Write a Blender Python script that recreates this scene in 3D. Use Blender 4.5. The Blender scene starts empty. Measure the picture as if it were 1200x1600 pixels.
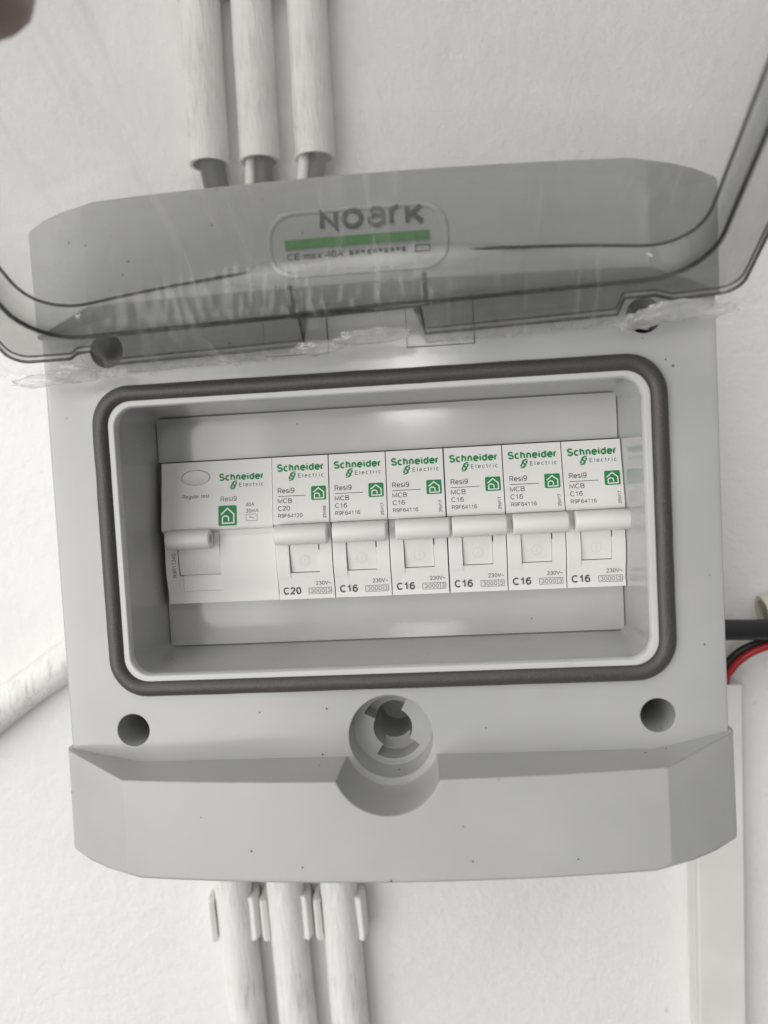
import bpy, bmesh, math, random
from mathutils import Vector, Matrix, noise

# ------------------------------------------------------------------ camera, world, light, exposure
scene = bpy.context.scene
col = scene.collection
MM = 0.001

cam_data = bpy.data.cameras.new('camera')
cam = bpy.data.objects.new('camera', cam_data)
col.objects.link(cam)
cam_data.sensor_fit = 'VERTICAL'
cam_data.sensor_height = 36.0
cam_data.lens = 27.045
cam_data.clip_start = 0.005
cam_data.clip_end = 50.0
r0 = Vector((0.9959345, 0.0727292, -0.0531493))      # camera right
r1 = Vector((-0.0492103, -0.0549214, -0.9972773))    # camera down
r2 = Vector((-0.0754502, 0.9958384, -0.0511191))     # camera forward
mw = Matrix(((r0.x, -r1.x, -r2.x), (r0.y, -r1.y, -r2.y), (r0.z, -r1.z, -r2.z))).to_4x4()
mw.translation = Vector((16.431, -241.289, 15.976)) * MM
cam.matrix_world = mw
cam_data.dof.use_dof = True
cam_data.dof.focus_distance = 0.236
cam_data.dof.aperture_fstop = 9.5
scene.camera = cam

world = bpy.data.worlds.new('World')
scene.world = world
world.use_nodes = True
world.node_tree.nodes['Background'].inputs[0].default_value = (0.99, 0.99, 0.985, 1)
world.node_tree.nodes['Background'].inputs[1].default_value = 0.22


def area(name, loc, target, sx, sy, power, color=(1, 1, 1)):
    d = bpy.data.lights.new(name, 'AREA')
    d.shape = 'RECTANGLE'
    d.size, d.size_y, d.energy, d.color = sx, sy, power, color
    o = bpy.data.objects.new(name, d)
    col.objects.link(o)
    o.location = loc
    o.rotation_euler = (Vector(target) - Vector(loc)).to_track_quat('-Z', 'Y').to_euler()
    return o


# daylight from the big opening on the left, a doorway and a small window behind the photographer
area('opening_light', (-1.6, -0.62, 0.15), (0, 0, 0.0), 1.4, 1.6, 6.5, (1.0, 0.985, 0.965))
area('doorway_light', (-1.38, -2.05, -0.24), (0, 0, -0.08), 1.85, 1.85, 33.0, (1.0, 0.985, 0.965))
area('front_fill', (-0.5, -2.9, 0.2), (0, 0, 0.0), 2.6, 2.2, 7.0, (1.0, 0.985, 0.96))      # wide frontal fill, added to brighten the recess
area('overhead_fill', (-0.35, -1.3, 1.45), (0, -0.05, 0.0), 2.2, 1.6, 21.0, (1.0, 0.985, 0.965))      # overhead fill added for the ledge and recess floor, source unseen
area('window_light', (-0.065, -2.3, 0.30), (0, 0, 0.03), 0.19, 0.20, 2.6, (1.0, 0.99, 0.97))

scene.view_settings.view_transform = 'Standard'
scene.view_settings.look = 'None'
scene.view_settings.exposure = 0.1
scene.view_settings.gamma = 1.0
scene.view_settings.use_curve_mapping = False
scene.render.engine = 'CYCLES'
scene.cycles.transparent_max_bounces = 20
scene.cycles.max_bounces = 5
scene.cycles.volume_bounces = 0
scene.cycles.use_adaptive_sampling = True
scene.cycles.adaptive_threshold = 0.03
scene.cycles.use_denoising = True

random.seed(4)

# ------------------------------------------------------------------ materials


def new_mat(name):
    m = bpy.data.materials.new(name)
    m.use_nodes = True
    nt = m.node_tree
    return m, nt, nt.nodes, nt.links, nt.nodes['Principled BSDF']


def N(nt, t, **kw):
    n = nt.nodes.new(t)
    for k, v in kw.items():
        if k in n.inputs.keys():
            n.inputs[k].default_value = v
        else:
            setattr(n, k, v)
    return n


def ramp(nt, fac, stops):
    r = nt.nodes.new('ShaderNodeValToRGB')
    e = r.color_ramp.elements
    while len(e) < len(stops):
        e.new(0.5)
    for q, (p, c) in zip(e, stops):
        q.position = p
        q.color = c if len(c) == 4 else (*c, 1)
    nt.links.new(fac, r.inputs[0])
    return r


def coords(nt, scale=(1, 1, 1)):
    tc = nt.nodes.new('ShaderNodeTexCoord')
    mp = nt.nodes.new('ShaderNodeMapping')
    mp.inputs['Scale'].default_value = scale
    nt.links.new(tc.outputs['Object'], mp.inputs['Vector'])
    return mp.outputs[0]


def mixc(nt, fac, a, b, blend='MIX'):
    m = nt.nodes.new('ShaderNodeMix')
    m.data_type = 'RGBA'
    m.blend_type = blend
    for sock, v in ((0, fac), (6, a), (7, b)):
        if hasattr(v, 'is_linked'):
            nt.links.new(v, m.inputs[sock])
        else:
            m.inputs[sock].default_value = v if not isinstance(v, tuple) else ((*v, 1) if len(v) == 3 else v)
    return m.outputs[2]


def plastic(name, color, rough=0.3, bevel=0.0, bump=0.02, bump_scale=900, speck=0.0, mottled=0.03, coat=0.0):
    m, nt, nd, lk, p = new_mat(name)
    v = coords(nt)
    n1 = N(nt, 'ShaderNodeTexNoise', Scale=38.0, Detail=4.0)
    lk.new(v, n1.inputs['Vector'])
    c2 = tuple(max(0, c * (1 - mottled * 2.5)) for c in color)
    r1_ = ramp(nt, n1.outputs[0], [(0.35, c2), (0.7, color)])
    out = r1_.outputs[0]
    if speck > 0:
        vo = N(nt, 'ShaderNodeTexVoronoi', Scale=520.0)
        lk.new(v, vo.inputs['Vector'])
        big = N(nt, 'ShaderNodeTexNoise', Scale=60.0, Detail=2.0)
        lk.new(v, big.inputs['Vector'])
        thr = N(nt, 'ShaderNodeMath', operation='MULTIPLY')
        lk.new(big.outputs[0], thr.inputs[0])
        thr.inputs[1].default_value = speck
        lt = N(nt, 'ShaderNodeMath', operation='LESS_THAN')
        lk.new(vo.outputs['Distance'], lt.inputs[0])
        lk.new(thr.outputs[0], lt.inputs[1])
        # only some cells carry a dust grain
        gt = N(nt, 'ShaderNodeMath', operation='GREATER_THAN')
        sx = nt.nodes.new('ShaderNodeSeparateColor')
        lk.new(vo.outputs['Color'], sx.inputs[0])
        lk.new(sx.outputs[0], gt.inputs[0])
        gt.inputs[1].default_value = 0.972
        mu = N(nt, 'ShaderNodeMath', operation='MULTIPLY')
        lk.new(lt.outputs[0], mu.inputs[0])
        lk.new(gt.outputs[0], mu.inputs[1])
        out = mixc(nt, mu.outputs[0], out, (0.10, 0.09, 0.08))
    lk.new(out, p.inputs['Base Color'])
    rr = ramp(nt, n1.outputs[0], [(0.3, (rough * 0.85,) * 3), (0.75, (min(1, rough * 1.25),) * 3)])
    lk.new(rr.outputs[0], p.inputs['Roughness'])
    p.inputs['IOR'].default_value = 1.5
    p.inputs['Coat Weight'].default_value = coat
    n2 = N(nt, 'ShaderNodeTexNoise', Scale=float(bump_scale), Detail=3.0)
    lk.new(v, n2.inputs['Vector'])
    b = N(nt, 'ShaderNodeBump', Strength=bump, Distance=0.0004)
    lk.new(n2.outputs[0], b.inputs['Height'])
    if bevel > 0:
        bv = N(nt, 'ShaderNodeBevel', samples=4, Radius=bevel)
        lk.new(bv.outputs[0], b.inputs['Normal'])
    lk.new(b.outputs[0], p.inputs['Normal'])
    return m


M = {}
M['box'] = plastic('grey_plastic', (0.455, 0.458, 0.452), 0.16, bevel=0.0006, bump=0.012, bump_scale=420, speck=0.30)
M['lip'] = plastic('grey_plastic_strip', (0.455, 0.457, 0.451), 0.36, bevel=0.0011, bump=0.012, bump_scale=420, speck=0.30)
M['rim'] = plastic('grey_plastic_rim', (0.60, 0.60, 0.59), 0.3, bevel=0.0005)
M['white'] = plastic('breaker_white', (0.80, 0.785, 0.765), 0.42, bump=0.05, bump_scale=1500, mottled=0.012)
M['toggle'] = plastic('toggle_white', (0.79, 0.775, 0.755), 0.38, bump=0.10, bump_scale=1100, mottled=0.02)
M['print'] = plastic('grey_print', (0.085, 0.082, 0.08), 0.55, mottled=0.05)
M['print_light'] = plastic('pale_grey_print', (0.23, 0.225, 0.22), 0.55, mottled=0.05)
M['green'] = plastic('green_print', (0.006, 0.235, 0.062), 0.5, mottled=0.03)
M['green_dark'] = plastic('dark_green_print', (0.02, 0.15, 0.06), 0.5, mottled=0.03)
M['brand_grey'] = plastic('brand_grey_print', (0.06, 0.065, 0.07), 0.5)
M['brand_green'] = plastic('brand_green_print', (0.055, 0.24, 0.04), 0.5)
M['hole_dark'] = plastic('hole_dark_plastic', (0.03, 0.03, 0.03), 0.6)
M['trunk'] = plastic('trunking_white', (0.72, 0.71, 0.68), 0.42, bevel=0.0006, bump=0.05, bump_scale=120)
M['cream'] = plastic('cream_pvc', (0.72, 0.66, 0.55), 0.45, bump=0.1, bump_scale=200)
M['black_cable'] = plastic('black_sheath', (0.015, 0.015, 0.016), 0.42, bump=0.12, bump_scale=500, speck=0.5)
M['red_wire'] = plastic('red_sheath', (0.42, 0.018, 0.02), 0.35)
M['grey_cable'] = plastic('dark_grey_sheath', (0.06, 0.06, 0.06), 0.5, bump=0.1, bump_scale=400)
M['white_cable'] = plastic('white_sheath', (0.75, 0.74, 0.70), 0.5)


def make_gasket():
    m, nt, nd, lk, p = new_mat('foam_gasket')
    v = coords(nt)
    n1 = N(nt, 'ShaderNodeTexNoise', Scale=2600.0, Detail=3.0)
    lk.new(v, n1.inputs['Vector'])
    n3 = N(nt, 'ShaderNodeTexNoise', Scale=90.0, Detail=3.0)
    lk.new(v, n3.inputs['Vector'])
    r = ramp(nt, n1.outputs[0], [(0.3, (0.040, 0.033, 0.030)), (0.62, (0.085, 0.074, 0.068)), (0.80, (0.20, 0.185, 0.17))])
    c = mixc(nt, n3.outputs[0], r.outputs[0], (0.062, 0.054, 0.05))
    lk.new(c, p.inputs['Base Color'])
    p.inputs['Roughness'].default_value = 0.36
    b = N(nt, 'ShaderNodeBump', Strength=0.45, Distance=0.0003)
    lk.new(n1.outputs[0], b.inputs['Height'])
    lk.new(b.outputs[0], p.inputs['Normal'])
    return m


M['gasket'] = make_gasket()


def make_wall():
    m, nt, nd, lk, p = new_mat('painted_plaster')
    v = coords(nt)
    n1 = N(nt, 'ShaderNodeTexNoise', Scale=9.0, Detail=5.0, Roughness=0.6)
    n2 = N(nt, 'ShaderNodeTexNoise', Scale=190.0, Detail=5.0, Roughness=0.62)
    n3 = N(nt, 'ShaderNodeTexNoise', Scale=520.0, Detail=3.0)
    vo = N(nt, 'ShaderNodeTexVoronoi', Scale=170.0, Randomness=1.0)
    for n in (n1, n2, n3, vo):
        lk.new(v, n.inputs['Vector'])
    c = ramp(nt, n1.outputs[0], [(0.3, (0.735, 0.725, 0.712)), (0.7, (0.785, 0.778, 0.768))])
    # pits left by the roller
    sx = nt.nodes.new('ShaderNodeSeparateColor')
    lk.new(vo.outputs['Color'], sx.inputs[0])
    gt = N(nt, 'ShaderNodeMath', operation='GREATER_THAN')
    lk.new(sx.outputs[1], gt.inputs[0])
    gt.inputs[1].default_value = 0.62
    pit = ramp(nt, vo.outputs['Distance'], [(0.06, (1, 1, 1)), (0.26, (0, 0, 0))])
    mu = N(nt, 'ShaderNodeMath', operation='MULTIPLY')
    lk.new(pit.outputs[0], mu.inputs[0])
    lk.new(gt.outputs[0], mu.inputs[1])
    cc = mixc(nt, mu.outputs[0], c.outputs[0], (0.55, 0.53, 0.50))
    lk.new(cc, p.inputs['Base Color'])
    p.inputs['Roughness'].default_value = 0.75
    # height = mottled paint + fine grain - pits
    a1 = N(nt, 'ShaderNodeMath', operation='MULTIPLY_ADD')
    lk.new(n3.outputs[0], a1.inputs[0])
    a1.inputs[1].default_value = 0.35
    lk.new(n2.outputs[0], a1.inputs[2])
    a2 = N(nt, 'ShaderNodeMath', operation='MULTIPLY_ADD')
    lk.new(mu.outputs[0], a2.inputs[0])
    a2.inputs[1].default_value = -0.45
    lk.new(a1.outputs[0], a2.inputs[2])
    b = N(nt, 'ShaderNodeBump', Strength=0.34, Distance=0.0022)
    lk.new(a2.outputs[0], b.inputs['Height'])
    lk.new(b.outputs[0], p.inputs['Normal'])
    return m


M['wall'] = make_wall()


def make_conduit():
    m, nt, nd, lk, p = new_mat('brush_painted_conduit')
    v = coords(nt, (1, 1, 0.13))
    n1 = N(nt, 'ShaderNodeTexNoise', Scale=430.0, Detail=5.0, Roughness=0.65, Distortion=1.2)
    v2 = coords(nt)
    n2 = N(nt, 'ShaderNodeTexNoise', Scale=70.0, Detail=4.0)
    lk.new(v, n1.inputs['Vector'])
    lk.new(v2, n2.inputs['Vector'])
    r = ramp(nt, n1.outputs[0], [(0.34, (0.55, 0.53, 0.50)), (0.46, (0.76, 0.745, 0.725)), (0.7, (0.83, 0.82, 0.805))])
    n2r = ramp(nt, n2.outputs[0], [(0.38, (0, 0, 0)), (0.62, (1, 1, 1))])
    c = mixc(nt, n2r.outputs[0], r.outputs[0], (0.82, 0.81, 0.79))
    lk.new(c, p.inputs['Base Color'])
    p.inputs['Roughness'].default_value = 0.5
    b = N(nt, 'ShaderNodeBump', Strength=0.8, Distance=0.0012)
    lk.new(n1.outputs[0], b.inputs['Height'])
    lk.new(b.outputs[0], p.inputs['Normal'])
    return m


M['conduit'] = make_conduit()
M['clip'] = plastic('painted_clip', (0.80, 0.79, 0.765), 0.45, bevel=0.0006, bump=0.2, bump_scale=160)


def clear(name, rough, refl, haze, haze_col, tint=(1, 1, 1), absorb=None, bump=None, grazing=0.9, streaks=None, free_edge=0.0):
    m, nt, nd, lk, p = new_mat(name)
    nd.remove(p)
    out = nd['Material Output']
    tr = N(nt, 'ShaderNodeBsdfTransparent')
    tr.inputs[0].default_value = (*tint, 1)
    di = N(nt, 'ShaderNodeBsdfDiffuse')
    di.inputs[0].default_value = (*haze_col, 1)
    tl = N(nt, 'ShaderNodeBsdfTranslucent')
    tl.inputs[0].default_value = (*haze_col, 1)
    mh = N(nt, 'ShaderNodeMixShader')
    mh.inputs[0].default_value = 0.5
    lk.new(di.outputs[0], mh.inputs[1])
    lk.new(tl.outputs[0], mh.inputs[2])
    m1 = N(nt, 'ShaderNodeMixShader')
    v = coords(nt)
    hz = N(nt, 'ShaderNodeTexNoise', Scale=22.0, Detail=5.0, Roughness=0.65, Distortion=1.5)
    lk.new(v, hz.inputs['Vector'])
    hr = N(nt, 'ShaderNodeMapRange')
    lk.new(hz.outputs[0], hr.inputs[0])
    hr.inputs[1].default_value, hr.inputs[2].default_value = 0.35, 0.75
    hr.inputs[3].default_value, hr.inputs[4].default_value = haze * 0.6, haze * 1.6
    hz_out = hr.outputs[0]
    if streaks:      # whitish fold streaks painted into the haze with stretched noise
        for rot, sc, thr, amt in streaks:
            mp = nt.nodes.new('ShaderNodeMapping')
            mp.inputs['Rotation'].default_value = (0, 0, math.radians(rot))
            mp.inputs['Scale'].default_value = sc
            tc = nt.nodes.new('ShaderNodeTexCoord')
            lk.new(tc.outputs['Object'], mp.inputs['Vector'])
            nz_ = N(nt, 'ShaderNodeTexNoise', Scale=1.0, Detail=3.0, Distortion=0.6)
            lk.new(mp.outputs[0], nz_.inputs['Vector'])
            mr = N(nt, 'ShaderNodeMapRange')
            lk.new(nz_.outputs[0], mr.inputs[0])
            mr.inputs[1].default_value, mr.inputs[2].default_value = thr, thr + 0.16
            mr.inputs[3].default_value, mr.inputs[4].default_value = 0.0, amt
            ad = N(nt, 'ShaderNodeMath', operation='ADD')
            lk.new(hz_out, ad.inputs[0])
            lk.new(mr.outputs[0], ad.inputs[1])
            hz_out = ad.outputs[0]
    if free_edge:
        tc = nt.nodes.new('ShaderNodeTexCoord')
        sp = nt.nodes.new('ShaderNodeSeparateXYZ')
        lk.new(tc.outputs['Object'], sp.inputs[0])
        mr = N(nt, 'ShaderNodeMapRange')
        lk.new(sp.outputs[1], mr.inputs[0])
        mr.inputs[1].default_value, mr.inputs[2].default_value = 0.009, 0.0005
        mr.inputs[3].default_value, mr.inputs[4].default_value = 0.0, free_edge
        nz_ = N(nt, 'ShaderNodeTexNoise', Scale=330.0, Detail=2.0, Distortion=1.0)
        lk.new(tc.outputs['Object'], nz_.inputs['Vector'])
        mu = N(nt, 'ShaderNodeMath', operation='MULTIPLY')
        lk.new(mr.outputs[0], mu.inputs[0])
        lk.new(nz_.outputs[0], mu.inputs[1])
        ad = N(nt, 'ShaderNodeMath', operation='ADD')
        lk.new(hz_out, ad.inputs[0])
        lk.new(mu.outputs[0], ad.inputs[1])
        hz_out = ad.outputs[0]
    lk.new(hz_out, m1.inputs[0])
    lk.new(tr.outputs[0], m1.inputs[1])
    lk.new(mh.outputs[0], m1.inputs[2])
    gl = N(nt, 'ShaderNodeBsdfGlossy')
    gl.inputs['Roughness'].default_value = rough
    fr = N(nt, 'ShaderNodeLayerWeight', Blend=0.5)       # Schlick reflectance, the same from both sides
    pw = N(nt, 'ShaderNodeMath', operation='POWER')
    lk.new(fr.outputs['Facing'], pw.inputs[0])
    pw.inputs[1].default_value = 5.0
    mul = N(nt, 'ShaderNodeMath', operation='MULTIPLY_ADD')
    lk.new(pw.outputs[0], mul.inputs[0])
    mul.inputs[1].default_value = grazing * refl
    mul.inputs[2].default_value = 0.04 * refl
    mul.use_clamp = True
    m2 = N(nt, 'ShaderNodeMixShader')
    lk.new(mul.outputs[0], m2.inputs[0])
    lk.new(m1.outputs[0], m2.inputs[1])
    lk.new(gl.outputs[0], m2.inputs[2])
    lk.new(m2.outputs[0], out.inputs['Surface'])
    if bump:
        b = N(nt, 'ShaderNodeBump', Strength=bump[0], Distance=bump[2])
        nb = N(nt, 'ShaderNodeTexNoise', Scale=bump[1], Detail=3.0, Distortion=1.0)
        lk.new(v, nb.inputs['Vector'])
        lk.new(nb.outputs[0], b.inputs['Height'])
        lk.new(b.outputs[0], gl.inputs['Normal'])
        lk.new(b.outputs[0], fr.inputs['Normal'])
    if absorb:
        va = N(nt, 'ShaderNodeVolumeAbsorption')
        va.inputs['Color'].default_value = (*absorb[0], 1)
        va.inputs['Density'].default_value = absorb[1]
        lk.new(va.outputs[0], out.inputs['Volume'])
    return m


M['lid'] = clear('smoked_clear_plastic', 0.03, 0.95, 0.055, (0.75, 0.75, 0.72), absorb=((0.16, 0.18, 0.14), 165.0))
M['lid_edge'] = clear('darkened_lid_plastic', 0.05, 0.9, 0.02, (0.5, 0.5, 0.48), absorb=((0.12, 0.13, 0.11), 3600.0))  # extra dense, so edges go dark as refraction would make them
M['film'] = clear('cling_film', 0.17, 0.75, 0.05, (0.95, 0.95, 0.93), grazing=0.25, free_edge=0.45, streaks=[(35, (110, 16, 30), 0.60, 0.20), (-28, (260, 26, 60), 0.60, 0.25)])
M['film_bunch'] = clear('bunched_cling_film', 0.14, 2.2, 0.30, (0.95, 0.95, 0.93), grazing=0.3)


def make_skin():
    m, nt, nd, lk, p = new_mat('skin')
    v = coords(nt)
    n = N(nt, 'ShaderNodeTexNoise', Scale=120.0, Detail=4.0)
    lk.new(v, n.inputs['Vector'])
    r = ramp(nt, n.outputs[0], [(0.3, (0.30, 0.17, 0.13)), (0.7, (0.40, 0.24, 0.185))])
    lk.new(r.outputs[0], p.inputs['Base Color'])
    p.inputs['Roughness'].default_value = 0.5
    p.inputs['Subsurface Weight'].default_value = 0.08
    p.inputs['Subsurface Radius'].default_value = (0.004, 0.0015, 0.0008)
    b = N(nt, 'ShaderNodeBump', Strength=0.2, Distance=0.0006)
    n2 = N(nt, 'ShaderNodeTexNoise', Scale=900.0, Detail=3.0)
    lk.new(v, n2.inputs['Vector'])
    lk.new(n2.outputs[0], b.inputs['Height'])
    lk.new(b.outputs[0], p.inputs['Normal'])
    return m


M['skin'] = make_skin()
M['nail'] = plastic('nail', (0.55, 0.38, 0.33), 0.3)
M['sleeve'] = plastic('dark_sleeve', (0.04, 0.045, 0.06), 0.85, bump=0.4, bump_scale=900)

# ------------------------------------------------------------------ builders (all shapes in millimetres)


def link(name, mesh, mat, parent=None, loc=(0, 0, 0)):
    o = bpy.data.objects.new(name, mesh)
    col.objects.link(o)
    if mat is not None and not mesh.materials:
        mesh.materials.append(mat)
    if parent is not None:
        o.parent = parent
    o.location = Vector(loc) * MM
    return o


def to_mesh(bm, name, smooth=30):
    bmesh.ops.recalc_face_normals(bm, faces=bm.faces)
    for v in bm.verts:
        v.co *= MM
    me = bpy.data.meshes.new(name)
    bm.to_mesh(me)
    bm.free()
    if smooth is not None:
        for p in me.polygons:
            p.use_smooth = True
        me.set_sharp_from_angle(angle=math.radians(smooth))
    return me


def thing(name, label, cat, loc=(0, 0, 0), group=None):
    o = bpy.data.objects.new(name, None)
    o.empty_display_size = 0.01
    col.objects.link(o)
    o.location = Vector(loc) * MM
    return tag(o, label, cat, group)


def tag(o, label, cat, group=None):
    o['label'] = label
    o['category'] = cat
    if group:
        o['group'] = group
    return o


def add_box(bm, x0, x1, y0, y1, z0, z1):
    vs = [bm.verts.new(p) for p in ((x0, y0, z0), (x1, y0, z0), (x1, y1, z0), (x0, y1, z0), (x0, y0, z1), (x1, y0, z1), (x1, y1, z1), (x0, y1, z1))]
    for f in ((0, 1, 2, 3), (4, 5, 6, 7), (0, 1, 5, 4), (1, 2, 6, 5), (2, 3, 7, 6), (3, 0, 4, 7)):
        bm.faces.new([vs[i] for i in f])
    return vs


def box_mesh(name, *a, bevel=0.0, seg=2):
    bm = bmesh.new()
    add_box(bm, *a)
    if bevel:
        bmesh.ops.bevel(bm, geom=bm.edges[:], offset=bevel, segments=seg, affect='EDGES', profile=0.5)
    return to_mesh(bm, name)


def rrect(hx, hz, r, n=8, m=1):
    """rounded rectangle outline in (x, z), counter-clockwise; m = points per straight edge"""
    pts = []
    cs = [(hx - r, hz - r, 0), (-hx + r, hz - r, 90), (-hx + r, -hz + r, 180), (hx - r, -hz + r, 270)]
    for k, (cx, cz, a0) in enumerate(cs):
        arc = [(cx + r * math.cos(math.radians(a0 + 90 * i / n)), cz + r * math.sin(math.radians(a0 + 90 * i / n))) for i in range(n + 1)]
        pts += arc
        nx = cs[(k + 1) % 4]
        a1 = math.radians(nx[2])
        q = (nx[0] + r * math.cos(a1), nx[1] + r * math.sin(a1))
        for j in range(1, m):
            t = j / m
            pts.append((arc[-1][0] + (q[0] - arc[-1][0]) * t, arc[-1][1] + (q[1] - arc[-1][1]) * t))
    return pts


def loft(bm, loops, cap0=True, cap1=True, close=False):
    rings = [[bm.verts.new(p) for p in lp] for lp in loops]
    n = len(rings[0])
    pairs = list(zip(rings, rings[1:]))
    if close:
        pairs.append((rings[-1], rings[0]))
    for a, b in pairs:
        for i in range(n):
            bm.faces.new((a[i], a[(i + 1) % n], b[(i + 1) % n], b[i]))
    if not close:
        if cap0:
            bm.faces.new(rings[0])
        if cap1:
            bm.faces.new(rings[-1])
    return rings


def cyl(bm, cx, cz, r0_, r1_, y0, y1, n=48):
    loft(bm, [[(cx + r * math.cos(2 * math.pi * i / n), y, cz + r * math.sin(2 * math.pi * i / n)) for i in range(n)] for r, y in ((r0_, y0), (r1_, y1))])


def sweep(bm, path, rad, n=12, hollow=0.0):
    """tube of radius rad along a list of points; hollow = inner radius of an open pipe"""
    pts = [Vector(p) for p in path]
    up = None
    outer, inner = [], []
    for i, p in enumerate(pts):
        t = (pts[min(i + 1, len(pts) - 1)] - pts[max(i - 1, 0)]).normalized()
        if up is None:
            up = t.orthogonal().normalized()
        up = (up - t * up.dot(t)).normalized()
        sd = t.cross(up)
        rr = rad(i / (len(pts) - 1)) if callable(rad) else rad
        outer.append([p + (up * math.cos(2 * math.pi * k / n) + sd * math.sin(2 * math.pi * k / n)) * rr for k in range(n)])
        if hollow:
            inner.append([p + (up * math.cos(2 * math.pi * k / n) + sd * math.sin(2 * math.pi * k / n)) * hollow for k in range(n)])
    if hollow:
        loft(bm, outer + inner[::-1], close=True)
    else:
        loft(bm, outer)


def curve_pts(ctrl, n=24):
    """Catmull-Rom through control points"""
    c = [Vector(p) for p in ctrl]
    c = [c[0] * 2 - c[1]] + c + [c[-1] * 2 - c[-2]]
    out = []
    seg = len(c) - 3
    for s in range(seg):
        p0, p1, p2, p3 = c[s:s + 4]
        k = max(2, n // seg)
        for i in range(k):
            t = i / k
            out.append(0.5 * ((2 * p1) + (p2 - p0) * t + (2 * p0 - 5 * p1 + 4 * p2 - p3) * t * t + (3 * p1 - p0 - 3 * p2 + p3) * t ** 3))
    out.append(c[-2])
    return out


def boolean(base, ops, smooth=30):
    """base and cutters are bmeshes in mm; returns a mesh in metres"""
    tmp = []

    def ob(bm):
        me = to_mesh(bm, 'tmp', None)
        o = bpy.data.objects.new('tmp', me)
        col.objects.link(o)
        tmp.append(o)
        return o
    b = ob(base)
    for kind, c in ops:
        md = b.modifiers.new('b', 'BOOLEAN')
        md.operation = kind
        md.solver = 'EXACT'
        md.object = ob(c)
    dg = bpy.context.evaluated_depsgraph_get()
    dg.update()
    me = bpy.data.meshes.new_from_object(b.evaluated_get(dg))
    for o in tmp:
        m_ = o.data
        bpy.data.objects.remove(o)
        bpy.data.meshes.remove(m_)
    me.materials.clear()
    for p in me.polygons:
        p.use_smooth = True
    me.set_sharp_from_angle(angle=math.radians(smooth))
    return me


def A_(cx, cy, rx, ry, a0, a1, n=12):
    return [(cx + rx * math.cos(math.radians(a0 + (a1 - a0) * i / n)), cy + ry * math.sin(math.radians(a0 + (a1 - a0) * i / n))) for i in range(n + 1)]


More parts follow.
